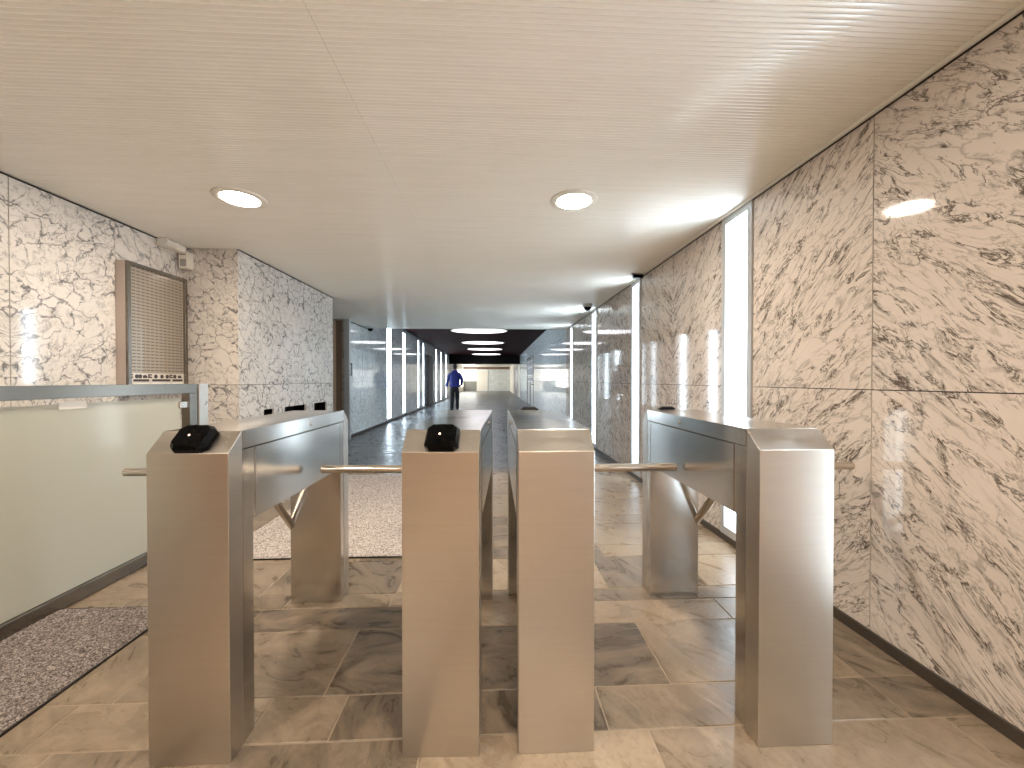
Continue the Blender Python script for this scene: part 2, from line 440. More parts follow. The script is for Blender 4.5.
# ---- ribbed ceiling (ribs run across the room), split along one joint
def build_ceiling():
    pitch, seg, amp = .0208, 10, .0034
    def strip(xa, xb):
        bm = bmesh.new(); prev = None
        n = int((YCE - YB) / pitch)
        for i in range(n * seg + 1):
            y = YB + i * pitch / seg
            z = ZC + amp * (1 - abs(math.sin(PI * i / seg)) * 2)
            cur = (bm.verts.new((xa, y, z)), bm.verts.new((xb, y, z)))
            if prev: bm.faces.new((prev[0], cur[0], cur[1], prev[1]))
            prev = cur
        bmesh.ops.recalc_face_normals(bm, faces=bm.faces)
        if bm.faces[:][0].normal.z > 0: bmesh.ops.reverse_faces(bm, faces=bm.faces)
        return bm
    me = bpy.data.meshes.new('ceiling')
    b1 = strip(-4.8, -.6127); m2 = bpy.data.meshes.new('tmp'); b2 = strip(-.6120, XR + .02); b2.to_mesh(m2); b2.free()
    b1.from_mesh(m2); b1.to_mesh(me); b1.free(); bpy.data.meshes.remove(m2)
    me.polygons.foreach_set('use_smooth', [True] * len(me.polygons)); me.materials.append(CEIL)
    try: me.set_sharp_from_angle(angle=math.radians(50))
    except Exception: pass
    o = bpy.data.objects.new('ceiling', me); COL.objects.link(o); o['kind'] = 'structure'
    struct(MB().box(-4.8, XR + .1, YB - .1, YCE, ZC + .012, ZC + .06), 'ceiling_slab', DARK)
    struct(MB().box(-4.8, XR + .1, YCE, YCE + .02, ZC - .004, ZD + .1), 'ceiling_fascia', PAINT)
    struct(MB().box(XC - .2, XR + .1, YCE + .02, YBM, ZD, ZD + .08), 'ceiling_corridor', MAROON)
    struct(MB().box(XC - .2, XR + .1, YBM, YBM + .3, 2.27, ZD + .08), 'ceiling_beam', BLACKP)
    struct(MB().box(-3.6, 2.2, YBM + .3, YE + .1, 2.62, 2.7), 'ceiling_far', PAINT)
build_ceiling()

# ---- right wall with tall slit windows every two metres
slits = [(-3.415, -3.10), (-1.415, -1.10), (.585, .898), (2.57, 2.915), (4.579, 4.89), (6.57, 6.90), (8.585, 8.86)]
def ub(sl, a, b, half):
    out = [a]
    e = [a] + [x for s in sl for x in s] + [b]
    for i in range(0, len(e), 2):
        p, q = e[i], e[i + 1]
        n = max(1, round((q - p) / half))
        out += [p + (q - p) * k / n for k in range(n + 1)]
    return sorted(set(round(v, 4) for v in out))
zj = 1.155
slab_wall('wall_right', 'x', XR, -1, ub(slits, YB, YCE, .84), [0, zj, ZC], MARB_R,
          holes=[(a, b, .05, ZC - .02) for a, b in slits])
doors_r = (17.2, 20.6)
slab_wall('wall_right_corridor', 'x', XR, -1, ub([doors_r], YCE, YBM, 1.0), [0, zj, 2.3, ZD], MARB_C, holes=[(*doors_r, 0, 2.3)])
def slit_window(n, x, side, y0, y1, z0, z1, depth=.16, mat=None, fw=.045):
    """side -1: wall on the right (opening towards -x)"""
    s = -side
    f = MB()
    X0, X1 = sorted((x - s * .012, x + s * depth))
    for (a, b) in ((y0, y0 + fw), (y1 - fw, y1)): f.box(X0, X1, a, b, z0, z1)
    for (a, b) in ((z0, z0 + fw * 1.3), (z1 - fw, z1)): f.box(X0, X1, y0 + fw, y1 - fw, a, b)
    o = f.build('window_%d' % n, GREYM); o['kind'] = 'structure'
    X0, X1 = sorted((x + s * depth * .55, x + s * (depth * .55 + .012)))
    MB().box(X0, X1, y0 + fw, y1 - fw, z0 + fw * 1.3, z1 - fw).build('pane', mat or DAY, o)
    return o
wn = 1
for a, b in slits:
    slit_window(wn, XR, -1, a, b, .05, ZC - .02, mat=DAYC if a > 6 else DAY); wn += 1
struct(MB().box(XR - .012, XR + .02, YB, doors_r[0] - .05, 0, .05).box(XR - .012, XR + .02, doors_r[1] + .05, YBM, 0, .05), 'baseboard_right', SKIRT)
struct(MB().box(XR - .012, XR + .01, YB, YCE, ZC - .020, ZC - .008), 'trim_1', DARK)
struct(MB().box(XR - .030, XR - .012, YB, YCE, ZC - .020, ZC - .002, bev=.003), 'trim_2', PAINT)

# ---- left side
slab_wall('wall_left', 'x', XL, 1, [-.3, .5, 1.5, 2.49, 3.15, 3.81], [0, zj, ZC], MARB_L)
struct(MB().box(XL - .1, XL, YB, -.3, 0, ZC), 'wall_left_wood', WOOD)
struct(MB().box(XL - .01, XL + .012, -.3, 3.8, 0, .06), 'baseboard_left', SKIRT)
slab_wall('wall_nook', 'y', 3.80, -1, [XL, XI], [0, zj, ZC], MARB_L)
vents = [(4.20, 4.39), (4.61, 5.12), (5.34, 5.74)]
slab_wall('wall_block', 'x', XI, 1, [3.80, 4.88, 5.96], [0, zj, ZC], MARB_L, holes=[(a, b, .62, .893) for a, b in vents])
slab_wall('wall_block_end', 'y', 5.96, 1, [-4.7, -3.5, XI], [0, zj, ZC], MARB_L)
bx = MB()
for a, b in vents:
    bx.box(XI - .16, XI - .15, a, b, .6, .9)
    bx.box(XI - .15, XI - .022, a - .008, a, .6, .9).box(XI - .15, XI - .022, b, b + .008, .6, .9)
    bx.box(XI - .15, XI - .022, a, b, .9, .91).box(XI - .15, XI - .022, a, b, .6, .612)
struct(bx, 'wall_block_niches', BLACKP)
struct(MB().box(XI - .01, XI + .012, 3.79, 5.97, 0, .06), 'baseboard_block', SKIRT)
slab_wall('wall_recess', 'y', 8.10, -1, [-4.7, -3.9, -3.06, XC], [0, zj, ZC], MARB_L)
struct(MB().box(-4.75, -4.7, 5.9, 8.2, 0, ZC), 'wall_recess_side', TAN)
dr = MB().box(-3.95, -3.155, 8.06, 8.098, 0.01, 2.36)
d0 = struct(dr, 'door_1', TAN)
MB().box(-3.155, -3.06, 8.05, 8.098, 0.01, 2.39).build('door_frame', BROWN, d0)
MB().tube((-3.23, 8.06, 1.05), (-3.23, 8.02, 1.05), .012).tube((-3.23, 8.02, 1.05), (-3.34, 8.02, 1.05), .010).build('door_handle', STEEL_ARM, d0)

lsl = [(11.1, 11.62), (12.98, 13.45), (15.5, 15.85), (16.62, 16.95), (20.2, 20.7), (22.1, 22.6), (24.4, 24.95)]
dark_bay = (17.2, 19.6)
slab_wall('wall_left_corridor', 'x', XC, 1, ub(lsl[:4] + [dark_bay] + lsl[4:], 8.10, YBM, 1.0), [0, zj, ZC, ZD], MARB_C,
          holes=[(a, b, .05, 2.80) for a, b in lsl[:2]] + [(a, b, .05, 2.80) for a, b in lsl[2:]] + [(*dark_bay, 0, ZC)])
for a, b in lsl:
    slit_window(wn, XC, 1, a, b, .05, 2.80, mat=DAYC); wn += 1
d2 = struct(MB().box(XC - .25, XC - .22, dark_bay[0], dark_bay[1], 0, ZC), 'door_2', plain('dark_green_grey', (.035, .045, .045), .25))
MB().box(XC - .22, XC, dark_bay[0], dark_bay[0] + .05, 0, ZC).box(XC - .22, XC, dark_bay[1] - .05, dark_bay[1], 0, ZC).box(XC - .22, XC, dark_bay[0] + .05, dark_bay[1] - .05, ZC - .06, ZC).build('door_frame', GREYM, d2)
bb = MB(); prev = 8.12
bb.box(XC - .02, XC + .012, 8.12, dark_bay[0], 0, .06).box(XC - .02, XC + .012, dark_bay[1], YBM, 0, .06)
struct(bb, 'baseboard_corridor', SKIRT)
struct(MB().box(XC - .02, XC + .010, 8.1, YCE, ZC - .02, ZC - .006), 'trim_3', DARK)
struct(MB().box(XL - .01, XL + .008, -.3, 3.8, ZC - .012, ZC - .004).box(XI - .01, XI + .008, 3.8, 5.96, ZC - .012, ZC - .004), 'trim_4', DARK)

# ---- behind the camera: entrance wall with glazed doors on the right
struct(MB().box(-4.8, -1.5, YB - .1, YB, 0, ZC).box(-1.5, XR, YB - .1, YB, 2.3, ZC), 'wall_back', WOOD)
struct(MB().box(-1.5, -.1, YB - .1, YB, 0, 2.3), 'wall_back_panel', CLAY)
d6 = struct(MB().box(-.04, 1.67, YB - .05, YB - .02, .02, 2.24), 'door_6', TAN)
MB().box(-.1, -.04, YB - .08, YB, 0, 2.3).box(1.67, XR, YB - .08, YB, 0, 2.3).box(-.04, 1.67, YB - .08, YB, 2.24, 2.3).build('door_frame', GREYM, d6)

# ---- far end beyond the beam
struct(MB().box(XR, XR + .08, YBM + .3, YE, 0, 2.62), 'wall_far_right', PAINT)
slab_wall('wall_far', 'y', YE, -1, [-.62, .7, 2.1], [0, 1.2, 2.36], MARB_C)
struct(MB().box(-3.6, 2.2, YE, YE + .1, 2.36, 2.62).box(-.66, -.62, YE - .02, YE + .1, 0, 2.36), 'trim_5', BROWN)
struct(MB().box(-1.80, -.68, YE - .06, YE + .02, .02, 2.3), 'door_3', PAINT)
o = MB().box(-3.5, -1.82, YE - .06, YE, 1.06, 1.16).box(-1.87, -1.80, YE - .06, YE, 0, 2.36).build('window_%d' % wn, WHITE); o['kind'] = 'structure'; wn += 1
MB().box(-3.5, -1.87, YE + .0, YE + .02, 1.16, 2.36).build('pane', DAYFAR, o)
struct(MB().box(-3.5, -1.87, YE - .03, YE + .02, 0, 1.06), 'wall_parapet', plain('grey_render', (.22, .22, .20), .6))
struct(MB().box(-3.40, -3.3, YBM + .3, 36.5, 0, 2.62).box(-3.40, -3.3, 36.5, YE, 0, .5).box(-3.40, -3.3, 36.5, YE, 2.2, 2.62).box(-3.40, -3.3, 42.5, YE, .5, 2.2), 'wall_far_left', PAINT)
o = MB().box(-3.36, -3.31, 39.4, 39.6, .5, 2.2).box(-3.36, -3.31, 36.5, 42.5, 1.3, 1.38).build('window_%d' % wn, WHITE); o['kind'] = 'structure'; wn += 1
MB().box(-3.39, -3.37, 36.5, 42.5, .5, 2.2).build('pane', DAYFAR, o)
struct(MB().box(-3.4, XC, YBM + .02, YBM + .3, 0, 2.3), 'wall_far_return', PAINT)
# doors on the right of the corridor
d4 = struct(MB().box(XR + .02, XR + .06, doors_r[0] + .06, doors_r[1] - .06, .01, 2.24), 'door_4', plain('pale_grey_door', (.50, .53, .54), .15))
fr = MB()
for a in (doors_r[0], (doors_r[0] + doors_r[1]) / 2 - .03, doors_r[1] - .06): fr.box(XR - .01, XR + .08, a, a + .06, 0, 2.3)
fr.box(XR - .01, XR + .08, doors_r[0], doors_r[1], 2.24, 2.3).build('door_frame', STEEL_FR, d4)
MB().tube((XR + .02, 17.6, 1.0), (XR - .05, 17.6, 1.0), .015).tube((XR - .05, 17.55, 1.0), (XR - .05, 18.4, 1.0), .018).build('door_handle', BLACK, d4)
d5 = struct(MB().box(XR - .01, XR + .04, 29, 33, .02, 2.2), 'door_5', plain('lilac_door', (.42, .36, .58), .3))
MB().box(XR - .03, XR + .04, 28.6, 29, 0, 2.3).box(XR - .03, XR + .04, 33, 33.5, 0, 2.3).build('door_frame', WHITE, d5)

# ------------------------------------------------------------------ turnstiles
BV0, BV1, ZE, ZT, LEN = .0, .068, .972, 1.034, 1.01
def make_turnstile(xc, y0, side, length, label, reader, rz=0, W=.245):
    """side: +1 arms to the right; reader 'front' or 'rear'"""
    h = W / 2
    r = empty('turnstile', (xc, y0, 0), label, 'turnstile', 'steel tripod turnstiles in a row', rz=math.radians(rz))
    MB().prism([(0, 0), (0, ZE), (BV1, ZT), (BV1, 0)], 'x', -h, h, bev=.0018).build('front_cover', STEEL, r)
    MB().prism([(LEN, 0), (LEN, ZE), (LEN - BV1 + .004, ZT), (LEN - BV1 + .004, 0)], 'x', -h, h, bev=.0018).build('rear_cover', STEEL, r)
    MB().box(-h + .0015, h - .0015, BV1 + .002, .128, 0, ZE - .002, bev=.001).build('leg', STEEL_SIDE, r)
    MB().box(-h + .0015, h - .0015, .900, LEN - BV1 + .002, 0, ZE - .002, bev=.001).build('leg', STEEL_SIDE, r)
    hs = MB().box(-h + .003, h - .003, .13, .898, .725, ZE - .002, bev=.001)
    hs.build('housing', STEEL_SIDE, r)
    for sx in (-1, 1):
        MB().box(*sorted((sx * (h - .0025), sx * h)), .142, .886, .727, ZE - .004).build('side_plate', STEEL_SIDE, r)
    MB().box(-h, h, BV1 + .003, LEN - BV1 + .001, ZE + .002, ZT, bev=.0018).build('lid', STEEL_SIDE, r)
    lk = MB().tube((-side * (h - .002), .56, 1.003), (-side * (h + .004), .56, 1.003), .009)
    lo = lk.build('lock', STEEL_ARM, r, True)
    MB().box(*sorted((-side * (h + .004), -side * (h + .0046))), .559, .561, .998, 1.008).build('keyhole', BLACK, lo)
    # hub and the three arms
    al = math.radians(53.5)
    hub = Vector((side * (h - .002 + .004), .54, .797))
    ax = Vector((side * math.cos(al), 0, -math.sin(al)))
    e1 = Vector((side * math.sin(al), 0, math.cos(al)))
    M = Matrix.Translation(hub) @ ax.to_track_quat('Z', 'Y').to_matrix().to_4x4()
    MB().lathe([(0, -.06), (.055, -.06), (.058, -.01), (.052, .02), (.036, .042), (.016, .05), (0, .05)], M).build('hub', STEEL_ARM, r, True)
    for k in range(3):
        t = 2 * PI * k / 3
        v = (ax * math.cos(al) + (e1 * math.cos(t) + Vector((0, 1, 0)) * math.sin(t)) * math.sin(al)).normalized()
        Lk = length if k == 0 else length + .05
        p0, p1 = hub + v * .03, hub + v * Lk
        q = Matrix.Translation(p0) @ v.to_track_quat('Z', 'Y').to_matrix().to_4x4()
        R, D = .0185, (p1 - p0).length
        a = MB().lathe([(0, 0), (R, 0), (R, D - .004), (R - .004, D), (0, D)], q, 20).build('arm', STEEL_ARM, r, True)
    # screws along the sloping face
    tv = Vector((0, BV1, ZT - ZE)).normalized(); nv = Vector((0, -tv.z, tv.y))
    for k in range(3):
        c = Vector((h - .028, 0, ZE)) + tv * (.025 + k * .02)
        MB().tube(c - nv * .001, c + nv * .0012, .003, n=10).build('screw', GREYM, r)
    # card reader
    f = 1 if reader == 'front' else -1
    base = Vector((0.002 if reader == 'front' else .0, BV1 * .52, (ZE + ZT) / 2 + .002))
    if f < 0: base.y = LEN - BV1 * .5 + .006; base.z -= .007
    tv2 = Vector((0, f * tv.y, tv.z)); nv2 = Vector((0, f * -tv.z, tv.y)); xv = tv2.cross(nv2)
    Mr = Matrix.Translation(base) @ Matrix((xv, tv2, nv2)).transposed().to_4x4()
    w, l = .054, .047
    def oct(s, ch): return [(-w * s + ch, -l * s), (w * s - ch, -l * s), (w * s, -l * s + ch), (w * s, l * s - ch), (w * s - ch, l * s), (-w * s + ch, l * s), (-w * s, l * s - ch), (-w * s, -l * s + ch)]
    bm = MB(); lev = [(1.0, .014, 0), (1.0, .014, .016), (.86, .016, .032)]
    rings = [[bm.bm.verts.new(Mr @ Vector((x, y, z))) for x, y in oct(s, ch)] for s, ch, z in lev]
    for A, B in zip(rings, rings[1:]):
        for i in range(8): bm.bm.faces.new((A[i], A[(i + 1) % 8], B[(i + 1) % 8], B[i]))
    bm.bm.faces.new(rings[0][::-1]); bm.bm.faces.new(rings[-1])
    bmesh.ops.recalc_face_normals(bm.bm, faces=bm.bm.faces)
    rd = bm.build('card_reader', BLACK, r); rd['label'] = 'black card reader'
    p = Mr @ Vector((-.006, .0, .0321))
    MB().tube(p, p + nv2 * .0008, .0022, n=12).build('indicator_light', lamp('indicator_glow', (1, .55, .4), 6), rd)
    # the cabinet widens a little towards its far end, on the arm side
    def flare(o):
        if o.type == 'MESH':
            for v in o.data.vertices:
                if side * v.co.x > -.02: v.co.x += side * .026 * max(0, min(1, v.co.y / LEN)) * max(0, min(1, side * v.co.x / h))
    for o in r.children:
        if o.name.split('.')[0] not in ('arm', 'hub', 'card_reader', 'lock'): flare(o)
    return r
make_turnstile(-.9465, 1.262, -1, .545, 'leftmost steel turnstile, its black card reader facing the viewer, nearest the frosted glass gate', 'front')
make_turnstile(-.1695, 1.254, -1, .508, 'steel turnstile left of the narrow middle gap, black card reader on its near slope', 'front', -2.4)
make_turnstile(.200, 1.251, 1, .518, 'steel turnstile right of the narrow middle gap, near slope bare, reader at its far end', 'rear')
make_turnstile(.987, 1.240, 1, .570, 'rightmost steel turnstile, beside the marble wall, near slope bare', 'rear', 0, .252)

# ------------------------------------------------------------------ frosted glass gate
GX = -2.24
gt = empty('swing_gate', (GX - .03, 2.0, 0), 'frosted glass gate in a flat brushed steel frame along the left', 'gate')
gl = lambda mb, n, m, p=gt, sm=False: mb.build(n, m, p, sm, loc=(0, 0, 0))
def rel(mb):   # geometry given in world coordinates, moved under the gate's origin
    bmesh.ops.translate(mb.bm, vec=Vector((-(GX - .03), -2.0, 0)), verts=mb.bm.verts); return mb
gl(rel(MB().box(GX - .06, GX, -.6, 3.085, 1.103, 1.172, bev=.002)), 'top_rail', STEEL_FR)
gl(rel(MB().box(GX - .06, GX, -.6, 3.085, .008, .078, bev=.002)), 'bottom_rail', STEEL_FR)
gl(rel(MB().box(GX - .06, GX, 3.015, 3.085, .079, 1.102, bev=.002)), 'stile', STEEL_FR)
gl(rel(MB().box(GX - .06, GX, -.6, -.53, .079, 1.102, bev=.002)), 'stile', STEEL_FR)
gl(rel(MB().box(GX - .036, GX - .024, -.5, 2.955, .0795, 1.073, bev=.001)), 'glass_panel', FROST)
for y, z in ((2.965, 1.02), (2.965, .2), (-.51, 1.02), (-.51, .2)):
    gl(rel(MB().box(GX - .05, GX - .01, y - .028, y + .052 if y > 0 else y + .03, z - .025, z + .025, bev=.006)), 'clamp', STEEL_ARM)
gl(rel(MB().box(GX - .024, GX - .0215, 2.16, 2.30, 1.045, 1.085, bev=.0005)), 'plate', WHITE)
po = MB().box(-2.30, GX, 3.11, 3.205, 0, 1.172, bev=.003).build('gate_post', plain('pale_steel_post', (.50, .48, .44), .3, .6))
tag(po, 'short pale square post just beyond the end of the frosted gate', 'post')

# ------------------------------------------------------------------ mats
def mat_obj(x0, x1, y0, y1, step, label, pile):
    bm = bmesh.new(); nx, ny = int((x1 - x0) / step), int((y1 - y0) / step)
    cx, cy = (x0 + x1) / 2, (y0 + y1) / 2
    g = []
    for j in range(ny + 1):
        row = []
        for i in range(nx + 1):
            ed = i in (0, nx) or j in (0, ny)
            jx = random.uniform(-.3, .3) * step
            z = .013 + random.uniform(-.002, .003) - (.004 if ed else 0)
            row.append(bm.verts.new((x0 + (x1 - x0) * i / nx + jx - cx, y0 + (y1 - y0) * j / ny + random.uniform(-.3, .3) * step - cy, z)))
        g.append(row)
    for j in range(ny):
        for i in range(nx): bm.faces.new((g[j][i], g[j][i + 1], g[j + 1][i + 1], g[j + 1][i]))
    bot = [bm.verts.new((x, y, .003)) for x, y in ((x0 - cx, y0 - cy), (x1 - cx, y0 - cy), (x1 - cx, y1 - cy), (x0 - cx, y1 - cy))]
    for vs, (a, b) in ((g[0], (0, 1)), (g[-1][::-1], (2, 3)), ([r[-1] for r in g], (1, 2)), ([r[0] for r in g][::-1], (3, 0))):
        bm.faces.new([bot[b], bot[a]][::-1] + vs[::-1])
    me = bpy.data.meshes.new('floor_mat'); bm.to_mesh(me); bm.free(); me.materials.append(pile)
    o = bpy.data.objects.new('floor_mat', me); COL.objects.link(o); o.location = (cx, cy, 0)
    tag(o, label, 'mat', 'speckled entrance mats')
    e = MB(); t = .010
    a, b, c, d = x0 - cx, x1 - cx, y0 - cy, y1 - cy
    e.box(a - t, b + t, c - t, c, .0005, .007).box(a - t, b + t, d, d + t, .0005, .007).box(a - t, a, c, d, .0005, .007).box(b, b + t, c, d, .0005, .007).box(a, b, c, d, .0005, .003)
    e.build('rubber_edge', RUBBER, o)
mat_obj(-2.86, -1.665, -.3, 2.145, .012, 'speckled mat at lower left, coloured darker for the dimmer light, running under the frosted glass gate', CARPET_SHADED)
mat_obj(-1.885, -.30, 2.70, 5.03, .014, 'speckled mat beyond the two left turnstiles, window light in its colour', CARPET_LIT)

# ------------------------------------------------------------------ ceiling lamps
def downlight(x, y, label):
    r = empty('downlight', (x, y, ZC), label, 'ceiling light', 'recessed round downlights')
    z = -.006
    MB().lathe([(.110, -.006), (.116, -.013), (.138, -.015), (.156, -.009), (.160, .003), (.110, .003), (.110, -.006)], None, 48).build('trim_ring', PAINT, r, True)
    MB().lathe([(0, -.022), (.05, -.0205), (.085, -.016), (.1098, -.0085), (.1098, -.002), (0, -.002)], None, 40).build('diffuser', DOWN, r, True)
downlight(-1.697, 2.735, 'glowing round downlight in the ribbed ceiling, the left of the two')
downlight(.541, 2.668, 'glowing round downlight in the ribbed ceiling, the right of the two')
for x, y in ((.541, -.1), (-1.697, -.1), (-1.697, -2.2), (.541, -2.2), (-1.697, -4.2), (.541, -4.2)):  # extra lamps out of view, added to brighten floor and ceiling
    downlight(x, y, 'added round downlight, unseen behind the viewer, to brighten the lobby')
for i, (y, t) in enumerate(((13.3, 'cut by the ribbed ceiling edge'), (17.54, 'second from the ribbed ceiling'), (21.2, 'third from the ribbed ceiling'), (25.3, 'farthest, just before the black beam'))):
    r = empty('disc_light', (-.49, y, ZD), 'round glowing disc light on the dark corridor ceiling, ' + t, 'ceiling light', 'round disc lights on the dark ceiling')
    r.scale = (1, .72, 1)
    MB().lathe([(.93, .003), (.95, -.012), (.94, -.02), (.90, -.02), (.90, .003)], None, 56).build('rim', WHITE, r, True)
    MB().lathe([(0, -.022), (.5, -.022), (.82, -.021), (.897, -.017), (.897, -.004), (0, -.004)], None, 56).build('diffuser', TUBE, r, True)

# ------------------------------------------------------------------ small fittings
def dome_camera(x, y, z, s, label):
    r = empty('ceiling_dome_camera', (x, y, z), label, 'security camera', 'ceiling security cameras')
    MB().lathe([(0, .006), (.06 * s, .006), (.062 * s, -.03 * s), (.054 * s, -.04 * s), (0, -.04 * s)], None, 28).build('housing', GREYM, r, True)
    pr = [(.048 * s * math.cos(a), -.04 * s - .048 * s * math.sin(a)) for a in [PI / 2 * k / 8 for k in range(8)]] + [(0, -.088 * s)]
    MB().lathe(pr, None, 28).build('dome', BLACK, r, True)
dome_camera(1.50, 6.29, ZC - .003, 1.25, 'grey dome camera with black bubble under the ribbed ceiling, by the right wall')
dome_camera(-2.80, 9.1, ZC - .003, 1.3, 'small dark dome camera high on the left of the corridor, by its wall')
bo = empty('ceiling_box_camera', (1.64, 4.46, ZC - .004), 'small dark box camera under the ceiling above the second slit window on the right', 'security camera')
MB().box(-.07, .03, -.03, .03, -.012, .006, bev=.003).build('bracket', GREYM, bo)
MB().box(-.05, .06, -.028, .028, -.052, -.014, bev=.006).build('body', BLACK, bo)
MB().tube((-.052, 0, -.033), (-.06, 0, -.033), .014).build('lens', GREYM, bo)

al = empty('mounted_emergency_light', (XL, 3.615, 2.382), 'cream oblong box lamp high in the left corner under the ceiling', 'emergency light')
MB().prism([(.002, -.035), (.085, -.030), (.10, -.012), (.10, .012), (.085, .030), (.002, .033)], 'y', -.10, .10, bev=.006).build('body', WHITE, al)
MB().prism([(.086, -.0315), (.1025, -.0125), (.1025, .0125), (.086, .0315), (.084, .0)], 'y', -.01, .094).build('lens', plain('milky_lens', (.88, .85, .76), .25), al)
se = empty('motion_sensor', (-2.812, 3.80, 2.318), 'small cream sensor box on the corner wall, just below the oblong lamp', 'sensor')
MB().box(-.047, .036, -.075, .0005, -.105, .052, bev=.008).build('body', WHITE, se)
MB().box(-.032, .022, -.0765, -.0745, -.085, -.02, bev=.0005).build('lens', plain('grey_lens', (.35, .33, .30), .3), se)
MB().box(-.03, .02, -.0765, -.0745, .018, .024).build('marking', plain('dark_print', (.08, .07, .06), .5), se)

# wall cabinet with perforated front
cb = empty('wall_cabinet', (XL, 3.445, 1.62), 'framed metal wall cabinet with a slotted front, on the left marble wall above the gate', 'cabinet')
y0, y1, z0, z1, dp = -.295, .295, -.53, .495, .09
MB().box(0.001, dp - .02, y0, y1, z0, z1).build('body', plain('pinkish_grey_metal', (.50, .42, .37), .35, .3), cb)
fr = MB()
for a, b in ((y0, y0 + .028), (y1 - .028, y1)): fr.box(dp - .02, dp, a, b, z0, z1, bev=.002)
for a, b in ((z0, z0 + .028), (z1 - .028, z1)): fr.box(dp - .02, dp, y0 + .028, y1 - .028, a, b, bev=.002)
fr.build('frame', STEEL_FR, cb)
bm = bmesh.new(); u = bm.loops.layers.uv.new('UVMap')
f = bm.faces.new([bm.verts.new((dp - .0185, y, z)) for y, z in ((y0 + .028, z0 + .165), (y1 - .028, z0 + .165), (y1 - .028, z1 - .028), (y0 + .028, z1 - .028))])
for lp in f.loops: lp[u].uv = (lp.vert.co.y, lp.vert.co.z)
me = bpy.data.meshes.new('slotted_sheet'); bm.to_mesh(me); bm.free(); me.materials.append(PERF)
o = bpy.data.objects.new('slotted_sheet', me); COL.objects.link(o); o.parent = cb
MB().box(dp - .02, dp - .0183, y0 + .028, y1 - .028, z0 + .028, z0 + .165).build('lower_panel', plain('pale_panel', (.62, .56, .48), .35), cb)
INK = plain('dark_ink', (.035, .022, .018), .4)
for (a, b) in ((-.235, -.095), (-.065, .115), (.14, .25)):
    MB().box(dp - .0182, dp - .0165, a, b, z0 + .098, z0 + .116).build('black_label', INK, cb)
    MB().box(dp - .0182, dp - .0165, a, b, z0 + .07, z0 + .088).build('white_label', WHITE, cb)
for yy, k in ((-.255, 0), (-.205, 1), (-.175, 1), (-.13, 2), (-.085, 0), (-.03, 1), (.03, 1), (.085, 1), (.125, 0), (.165, 1), (.22, 2)):
    sy = MB()
    if k == 0: sy.prism([(yy - .018, z0 + .126), (yy + .018, z0 + .126), (yy + .018, z0 + .137), (yy - .006, z0 + .139), (yy - .006, z0 + .145), (yy + .018, z0 + .147), (yy + .018, z0 + .157), (yy - .018, z0 + .157)], 'x', dp - .0182, dp - .0168)
    elif k == 1: sy.tube((dp - .0182, yy, z0 + .139), (dp - .0168, yy, z0 + .139), .017, n=14)
    else: sy.prism([(yy - .02, z0 + .126), (yy + .02, z0 + .126), (yy + .02, z0 + .136), (yy + .004, z0 + .152), (yy - .02, z0 + .146)], 'x', dp - .0182, dp - .0168)
    sy.build('symbol', INK, cb)

# steel post with a handle at the start of the left corridor wall
pp = empty('door_jamb_post', (-2.925, 8.06, 0), 'slim grey steel post at the start of the left corridor wall', 'post')
MB().box(-.05, .05, -.06, .035, 0, 2.405, bev=.004).build('post', GREYM, pp)
MB().tube((.052, -.02, 1.52), (.085, -.02, 1.52), .008).tube((.052, -.02, 1.30), (.085, -.02, 1.30), .008).tube((.085, -.02, 1.29), (.085, -.02, 1.53), .009).build('handle', BLACK, pp)

# notices on the corridor doors
PAPER = plain('notice_paper', (.66, .69, .70), .5)
for (y, z, hh, ww, lab) in ((18.9, 1.97, .26, 2.9, 'dark-lettered strip sign across the top of the corridor doors on the right'), (18.9, 1.60, .40, 2.6, 'picture notice in the middle of the corridor doors on the right'), (18.9, 1.24, .22, 2.4, 'grey printed notice, lowest on the corridor doors on the right')):
    r = empty('notice', (XR - .0105, y, z), lab, 'notice', 'notices on the corridor door')
    MB().box(-.004, 0, -ww / 2, ww / 2, -hh / 2, hh / 2).build('sheet', PAPER, r)
    b = MB(); n = 4
    for k in range(n):
        c = -ww / 2 + ww * (k + .5) / n
        b.box(-.0052, -.004, c - ww * .105, c + ww * .105, -hh * .42, hh * .42)
    b.build('print', plain('notice_ink', (.06, .065, .07), .5) if hh < .4 else plain('notice_grey', (.16, .17, .18), .5), r)

